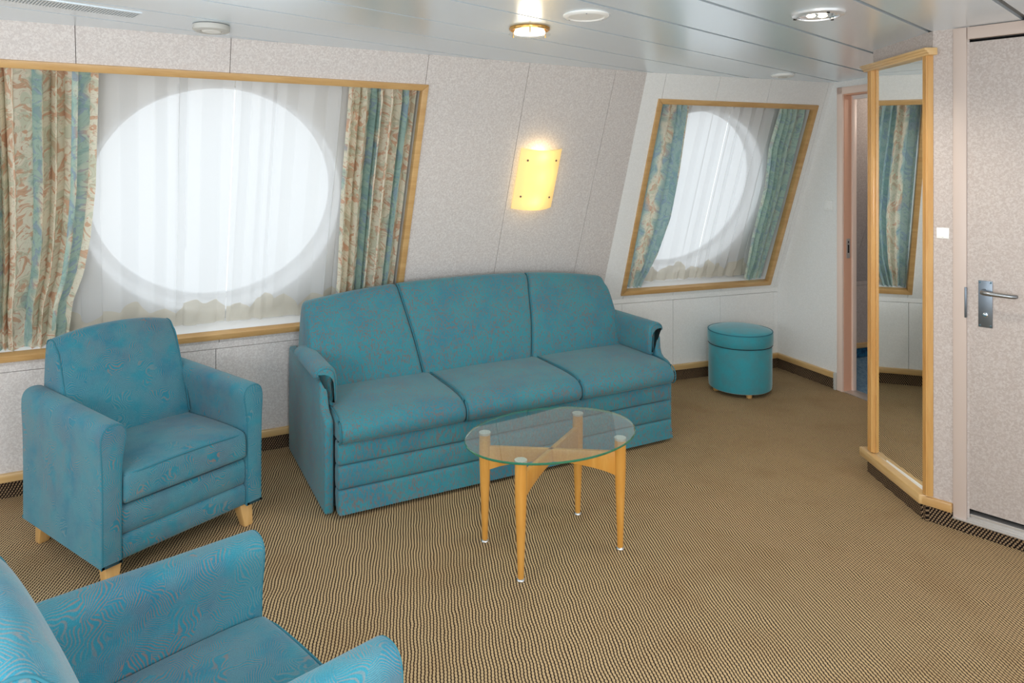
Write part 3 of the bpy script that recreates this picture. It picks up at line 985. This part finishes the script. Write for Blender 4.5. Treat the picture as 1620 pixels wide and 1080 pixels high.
sd_ = empty('smoke_detector', (-1.222, 2.84, ZC))
tag(sd_, 'grey white raised ring detector on the ceiling above the wide window', 'detector')
MB().lathe([(.0, -.002), (.070, -.002), (.0715, -.008), (.070, -.022), (.062, -.027), (.044, -.027), (.040, -.022), (0, -.022)], n=40, cap=False).build('housing', M['grey_plastic'], sd_, smooth=40)
MB().lathe([(0, -.022), (.038, -.022), (.036, -.027), (0, -.029)], n=32, cap=False).build('lens', M['white_plastic'], sd_, smooth=40)
MB().lathe([(0, .0), (.066, .0), (.066, -.003), (0, -.003)], n=32, cap=False).build('base_ring', M['joint_dark'], sd_)
sp_ = empty('ceiling_speaker', (.282, 2.655, ZC))
tag(sp_, 'flat white round ceiling cover beside the brass ceiling lamp', 'ceiling cover')
MB().lathe([(0, 0), (.0875, 0), (.0875, -.003), (.080, -.009), (.070, -.010), (.066, -.006), (0, -.007)], n=44, cap=False).build('cover', M['white_plastic'], sp_, smooth=35)
for k in range(3):
    a = R(-95 + 120 * k)
    MB().lathe([(0, -.009), (.003, -.009), (.003, -.0115), (0, -.0115)], (.074 * math.cos(a), .074 * math.sin(a), 0), n=8, cap=False).build('screw', M['brushed_steel'], sp_)
s2 = empty('ceiling_speaker', (1.690, 4.36, ZC))
tag(s2, 'small white round ceiling cover near the corner above the smaller window', 'ceiling cover')
MB().lathe([(0, 0), (.070, 0), (.070, -.004), (.064, -.011), (.05, -.013), (0, -.013)], n=40, cap=False).build('cover', M['white_plastic'], s2, smooth=35)
MB().lathe([(0, -.013), (.03, -.013), (.028, -.016), (0, -.016)], n=24, cap=False).build('center_cap', M['grey_plastic'], s2, smooth=35)

# ventilation slots in the ceiling strip at the top left
def CE(a, b, z): return np.array([*(cd * a + cn * b), z])
av = empty('air_vent', tuple(CE(.5, -2.9, ZC))); inv = np.array(av.location)
tag(av, 'slotted air vent strip in the ceiling above the curtain', 'vent')
MB().box((-.2, -2.965, ZC - .003), (.80, -2.845, ZC + .001), lambda a, b, z: CE(a, b, z) - inv).build('vent_plate', M['ceiling_enamel'], av)
m = MB()
for k in range(100):
    a = -.19 + k * .0099
    m.box((a, -2.952, ZC - .0036), (a + .0042, -2.858, ZC - .0029), lambda a, b, z: CE(a, b, z) - inv)
o = m.build('slot_row', M['dark_slot'], av); o['kind'] = 'stuff'

# ------------------------------------------------------------------ sofa
sofa = empty('sofa', (-.805, 3.0, 0), math.atan2(d1[1], d1[0]))
tag(sofa, 'long teal three seat sofa with arched back under the wall lamp', 'sofa')
LEN = 1.93
FAB = M['teal_weave_sofa']
ident = lambda e, p, q: (e, p, q)
side = [(0, .006), (0, .385), (.008, .408), (.03, .420), (.062, .430), (.082, .446), (.092, .475), (.096, .535), (.108, .553), (.785, .560), (.806, .546), (.812, .5), (.812, .006)]
for x0, x1 in ((0, .040), (LEN - .040, LEN)):
    MB().prism(side, x0, x1, lambda p, q, e: (e, p, q)).build('side_panel', FAB, sofa, bevel=.011, seg=3)
MB().box((.041, .02, .03), (LEN - .041, .66, .33)).build('base', M['shadow_cloth'], sofa)
# skirt of three bands, the lowest one flared
bands = [([(-.036, .222), (-.042, .235), (-.044, .27), (-.040, .312), (-.02, .322), (.02, .322), (.02, .222)]),
         ([(-.040, .120), (-.046, .132), (-.048, .17), (-.044, .213), (-.03, .221), (.02, .221), (.02, .120)]),
         ([(-.062, .016), (-.060, .03), (-.052, .075), (-.046, .112), (-.03, .119), (.02, .119), (.0, .016)])]
for k, p in enumerate(bands):
    padded(MB(), smooth_poly(p, 1), .047, 1.886, ident, .008, 4).build('skirt_band', FAB, sofa, smooth=60)
seat = smooth_poly([(.50, .318), (.50, .432), (.36, .438), (.18, .440), (.05, .436), (-.035, .424), (-.074, .388), (-.078, .35), (-.062, .322), (-.03, .316), (.2, .316)], 2)
seams = [.047, .640, 1.285, 1.892]
for a, b in zip(seams[:-1], seams[1:]):
    def bl(f, pr):
        k = 4 * f * (1 - f)
        out = pr.copy()
        up_ = np.clip((pr[:, 1] - .34) / .1, 0, 1)
        out[:, 1] += up_ * (.012 * k - .006) * np.clip((.5 - pr[:, 0]) / .3, 0, 1)
        out[:, 0] -= .006 * k * np.clip((.1 - pr[:, 0]) / .1, 0, 1)
        return out
    padded(MB(), seat, a + .001, b - .001, ident, .020, 14, bl).build('seat_cushion', FAB, sofa, smooth=70)
for x in (.640, 1.285, 1.889, .052):
    pr = seat[np.argsort(np.arctan2(seat[:, 1] - .38, seat[:, 0] - .2))]
    pts = [(x, p[0] * 1.0, p[1] - .002) for p in seat if p[0] < .46 and (p[1] > .43 or p[0] < -.02)]
    pts.sort(key=lambda p: (p[1] + p[2]) if p[1] > -.03 else p[2] - 1)
    MB().tube(pts, .0028, 6).build('piping', M['teal_piping'], sofa, smooth=60)

# arched back in three fanned sections
XC = .952
def ztop(x): return .884 - .066 * abs((x - XC) / .93) ** 2.2
def back_prof(x):
    zt = ztop(x)
    pts = [(.385, .40), (.395, .46), (.430, .58), (.475, .68), (.520, .76), (.560, zt - .035), (.585, zt - .006), (.615, zt), (.65, zt - .005), (.675, zt - .04), (.695, .70), (.73, .45), (.735, .36), (.42, .36)]
    return smooth_poly(pts, 2)
xs = [(.022, .035), (.605, .528), (1.249, 1.33), (1.890, 1.876)]
for (a0, a1), (b0, b1) in zip(xs[:-1], xs[1:]):
    rings = []
    st = [(0, 1.0), (.12, .62), (.35, .28), (.65, .08), (1, 0)]
    rnd = .022
    F_ = [(rnd * e, i * rnd, 0) for e, i in st] + [(None, 0, k / 14) for k in range(1, 14)] + [(-rnd * e, i * rnd, 1) for e, i in st[::-1]]
    for off, ins, f in F_:
        fr = f if off is None else f
        base_x0 = a0 + (b0 - a0) * fr; base_x1 = a1 + (b1 - a1) * fr
        xm = (base_x0 + base_x1) / 2 + (off or 0)
        pr = back_prof(xm)
        if ins: pr = inset2(pr, ins)
        ff = (xm - (a0 + a1) / 2) / ((b0 + b1) / 2 - (a0 + a1) / 2)
        k = max(0, 4 * ff * (1 - ff))
        ring = []
        for y_, z_ in pr:
            zz = min(max((z_ - .42) / .44, 0), 1)
            x_ = base_x0 + (base_x1 - base_x0) * zz + (off or 0)
            front_ = 1.0 if y_ < .30 + .62 * (z_ - .0) * .55 + .05 else 0
            y2 = y_ - (.016 * k * math.sin(math.pi * zz) if y_ < .60 else 0)
            ring.append((x_, y2, z_))
        rings.append(ring)
    MB().loft(rings).build('back_cushion', FAB, sofa, smooth=70)
for (s0, s1) in xs[1:3]:
    pr = [(.386, .44), (.43, .58), (.475, .68), (.52, .76), (.557, .836), (.582, .866), (.61, .873)]
    pts = [(s0 + (s1 - s0) * min(max((z_ - .42) / .44, 0), 1), y_ + .006, z_) for y_, z_ in pr]
    MB().tube(spline(pts), .003, 6).build('piping', M['teal_piping'], sofa, smooth=60)
# padded arms that lie over the side panels
pad = smooth_poly([(-.020, .562), (-.026, .586), (-.012, .608), (.022, .621), (.052, .615), (.074, .596), (.082, .55), (.082, .47), (.074, .440), (.058, .432), (.044, .444), (.042, .50), (.040, .562)], 2)
for mirror in (False, True):
    f = (lambda e, p, q: (LEN - p, e, q)) if mirror else (lambda e, p, q: (p, e, q))
    o = padded(MB(), pad, .095, .56, f, .022, 6).build('arm_pad', FAB, sofa, smooth=70)
    pp = inset2(pad, .012)
    pts = [f(.100, p[0], p[1]) for p in pp]
    MB().tube(pts, .003, 6, closed=True).build('piping', M['teal_piping'], o, smooth=60)

# ------------------------------------------------------------------ armchairs
CH = M['teal_weave']
def make_armchair(label, loc, rz):
    W_, D_ = .647, .685
    root = empty('armchair', loc, rz)
    tag(root, label, 'armchair')
    zb = .100
    for mir_ in (False, True):
        fx = (lambda x: W_ - x) if mir_ else (lambda x: x)
        # arm: tulip section, rounded top, carried front to back
        def sec(e):
            zt = .598 + .022 * (e / .6)
            return smooth_poly([(.002, zb)] * 3 + [(.002, .30), (.000, .45), (-.006, zt - .06), (.000, zt - .022), (.020, zt - .003), (.046, zt), (.072, zt - .006), (.088, zt - .028), (.088, zt - .06), (.076, zt - .12), (.072, .42)] + [(.072, zb)] * 3, 2)
        f = lambda e, p, q: (fx(p), e, q)
        arm = padded(MB(), sec, .0, .655, f, .010, 10).build('arm', CH, root, smooth=65)
        pp = inset2(sec(0), .004)
        pts = [f(.004, p[0], p[1]) for p in pp if p[1] > zb + .02]
        k0 = min(range(len(pts)), key=lambda i: (pts[i][2], abs(pts[i][0] - fx(0))))
        # order the outline from one foot over the top to the other
        full = [f(.003, p[0], p[1]) for p in pp]
        start = max(range(len(full)), key=lambda i: -full[i][2] * 10 - abs(full[i][0] - fx(0.0)))
        seq = full[start:] + full[:start]
        MB().tube(seq, .0028, 6, closed=True).build('piping', M['teal_piping'], arm, smooth=60)
    # body behind the front rail
    MB().box((.07, .03, zb + .004), (W_ - .07, .62, .29)).build('seat_base', CH, root, bevel=.01)
    # front rail in two bands
    for z0, z1, y0 in ((zb, .186, .010), (.188, .288, .013)):
        padded(MB(), smooth_poly([(y0, z0), (y0 - .004, (z0 + z1) / 2), (y0, z1), (.05, z1), (.05, z0)], 1), .074, W_ - .074, ident, .004, 3).build('front_rail', CH, root, smooth=50)
    # seat cushion
    sp = smooth_poly([(-.004, .290), (-.010, .34), (-.006, .394), (.012, .412), (.12, .418), (.30, .416), (.50, .405), (.52, .29), (.25, .288)], 2)
    def bl(f_, pr):
        out = pr.copy(); k = 4 * f_ * (1 - f_)
        out[:, 1] += np.clip((pr[:, 1] - .34) / .06, 0, 1) * .012 * k
        return out
    cu = padded(MB(), sp, .076, W_ - .076, ident, .016, 12, bl).build('seat_cushion', CH, root, smooth=70)
    MB().tube([(.078, .40, .405), (.080, .1, .407), (.084, .006, .400)] + [(.084 + (W_ - .168) * k / 8, .000 - .003 * math.sin(math.pi * k / 8), .402 + .010 * math.sin(math.pi * k / 8)) for k in range(1, 8)] + [(W_ - .084, .006, .400), (W_ - .080, .1, .407), (W_ - .078, .40, .405)], .0034, 6).build('piping', M['teal_piping'], cu, smooth=60)
    # back: gently arched top, leaning, with a boxed border
    def bp(x):
        zt = .838 - .036 * abs((x - W_ / 2) / .26) ** 2.2
        return smooth_poly([(.405, .38), (.430, .48), (.475, .62), (.522, .74), (.553, zt - .03), (.572, zt - .006), (.598, zt), (.628, zt - .012), (.645, zt - .06), (.660, .55), (.668, .30), (.668, .14), (.5, .14), (.43, .30)], 2)
    def bl2(f_, pr):
        out = pr.copy(); k = 4 * f_ * (1 - f_)
        fr = np.clip((.60 - pr[:, 0]) / .05, 0, 1)
        out[:, 0] -= fr * .014 * k
        return out
    bk = padded(MB(), bp, .074, W_ - .074, ident, .018, 14, bl2).build('backrest', CH, root, smooth=70)
    for x in (.082, W_ - .082):
        zt = .838 - .036 * abs((x - W_ / 2) / .26) ** 2.2
        MB().tube(spline([(x, .412, .42), (x, .434, .50), (x, .478, .62), (x, .523, .74), (x, .551, zt - .032), (x, .576, zt - .008), (x, .608, zt - .006), (x, .634, zt - .04), (x, .656, .56), (x, .666, .32)]), .003, 6).build('piping', M['teal_piping'], bk, smooth=60)
    MB().box((.012, .60, zb + .002), (W_ - .012, .672, .57)).build('back_panel', CH, root, bevel=.012)
    for x, y, sx_, sy_ in ((.055, .055, 1, 1), (W_ - .055, .055, -1, 1), (.06, .59, 1, -1), (W_ - .06, .59, -1, -1)):
        rings = []
        for z_, h_, o_ in ((.0, .017, -.012), (.004, .019, -.012), (.112, .030, .006)):
            cx, cy = x + o_ * sx_ * .6, y + o_ * sy_
            rings.append([(cx - h_, cy - h_, z_), (cx + h_, cy - h_, z_), (cx + h_, cy + h_, z_), (cx - h_, cy + h_, z_)])
        MB().loft(rings).build('leg', M['leg_beech'], root, bevel=.003)
    return root


chair1 = make_armchair('teal upholstered armchair with beech legs, whole, before the wide window', (-1.425, 2.423, 0), math.atan2(.822, .57))
chair2 = copy_tree(chair1)
chair2.location = (-.205, 1.315, 0)
chair2.rotation_euler = (0, 0, math.atan2(.704, -.71))
chair2['label'] = 'nearest teal armchair, cut off at the lower edge, turned towards the glass table'

# ------------------------------------------------------------------ coffee table
TC = np.array([.1585, 2.782])
ct = empty('coffee_table', (TC[0], TC[1], 0))
tag(ct, 'oval glass coffee table on four tapered honey beech legs with crossed rails', 'coffee table')
feet = [np.array(p) - TC for p in ((-.109, 2.807), (.032, 2.540), (.285, 3.027), (.426, 2.751))]
for p in feet:
    lg = MB().lathe([(0, .006), (.0115, .006), (.0125, .05), (.0165, .16), (.0205, .26), (.0225, .33), (.0225, .40), (.0215, .430), (0, .430)], (p[0], p[1], 0), n=24, cap=False).build('leg', M['honey_beech'], ct, smooth=50)
    MB().lathe([(0, 0), (.0165, 0), (.0170, .003), (.0155, .007), (.012, .010), (0, .010)], (p[0], p[1], 0), n=24, cap=False).build('foot', M['chrome'], lg, smooth=50)
    MB().lathe([(0, .430), (.0225, .430), (.0235, .433), (.0235, .4395), (0, .4395)], (p[0], p[1], 0), n=24, cap=False).build('top_pad', M['leg_metal'], lg, smooth=40)
for a, b in ((feet[0], feet[3]), (feet[1], feet[2])):
    d = (b - a); l_ = np.linalg.norm(d); d /= l_; nr = np.array([-d[1], d[0]])
    z_off = 0.0
    top = [(.018, .385), (l_ - .018, .385)]
    bot = [(l_ - .018 - (l_ - .036) * k / 12, .292 + .044 * math.sin(math.pi * k / 12) ** .8) for k in range(13)]
    MB().prism([(.018, .385)] + [(l_ - .018, .385)] + bot, -.0095, .0095, lambda p, q, e: (*(a + d * p + nr * e), q)).build('cross_rail', M['honey_beech'], ct, bevel=.002)
g = MB()
ang = math.atan2(.488, .873)
n = 96
def er(a_, b_, z_): return [(a_ * math.cos(2 * math.pi * i / n) * math.cos(ang) - b_ * math.sin(2 * math.pi * i / n) * math.sin(ang), a_ * math.cos(2 * math.pi * i / n) * math.sin(ang) + b_ * math.sin(2 * math.pi * i / n) * math.cos(ang), z_) for i in range(n)]
A_, B_ = .362, .272
rings = [er(A_ - .0025, B_ - .0025, .440), er(A_, B_, .4425), er(A_, B_, .4465), er(A_ - .0025, B_ - .0025, .449)]
g.loft(rings, caps=False, mi=1)
g.add(rings[3], [list(range(n))], None, 0)
g.add(rings[0], [list(range(n))[::-1]], None, 0)
g.build('glass_top', [M['table_glass'], M['glass_edge']], ct, smooth=30)

# ------------------------------------------------------------------ round stool
ot = empty('footstool', (1.542, 4.725, 0))
tag(ot, 'round teal upholstered stool with lidded top in the corner', 'stool')
MB().lathe([(0, .025), (.192, .025), (.203, .032), (.206, .06), (.206, .30), (.203, .318), (0, .318)], n=56, cap=False).build('body', M['teal_velour'], ot, smooth=50)
lid = MB().lathe([(0, .318), (.205, .319), (.212, .328), (.213, .36), (.212, .395), (.207, .408), (.17, .420), (.10, .429), (0, .433)], n=56, cap=False).build('lid', M['teal_velour'], ot, smooth=60)
MB().tube([(.2085 * math.cos(2 * math.pi * k / 56), .2085 * math.sin(2 * math.pi * k / 56), .407) for k in range(56)], .0035, 6, closed=True).build('piping', M['teal_piping'], lid, smooth=60)
MB().tube([(.208 * math.cos(2 * math.pi * k / 56), .208 * math.sin(2 * math.pi * k / 56), .320) for k in range(56)], .0025, 6, closed=True).build('piping', M['shadow_cloth'], lid, smooth=60)
for k in range(4):
    a = R(-88 + 90 * k)
    MB().lathe([(0, 0), (.018, 0), (.021, .026), (0, .026)], (.165 * math.cos(a), .165 * math.sin(a), 0), n=16, cap=False).build('foot', M['leg_beech'], ot, smooth=40)
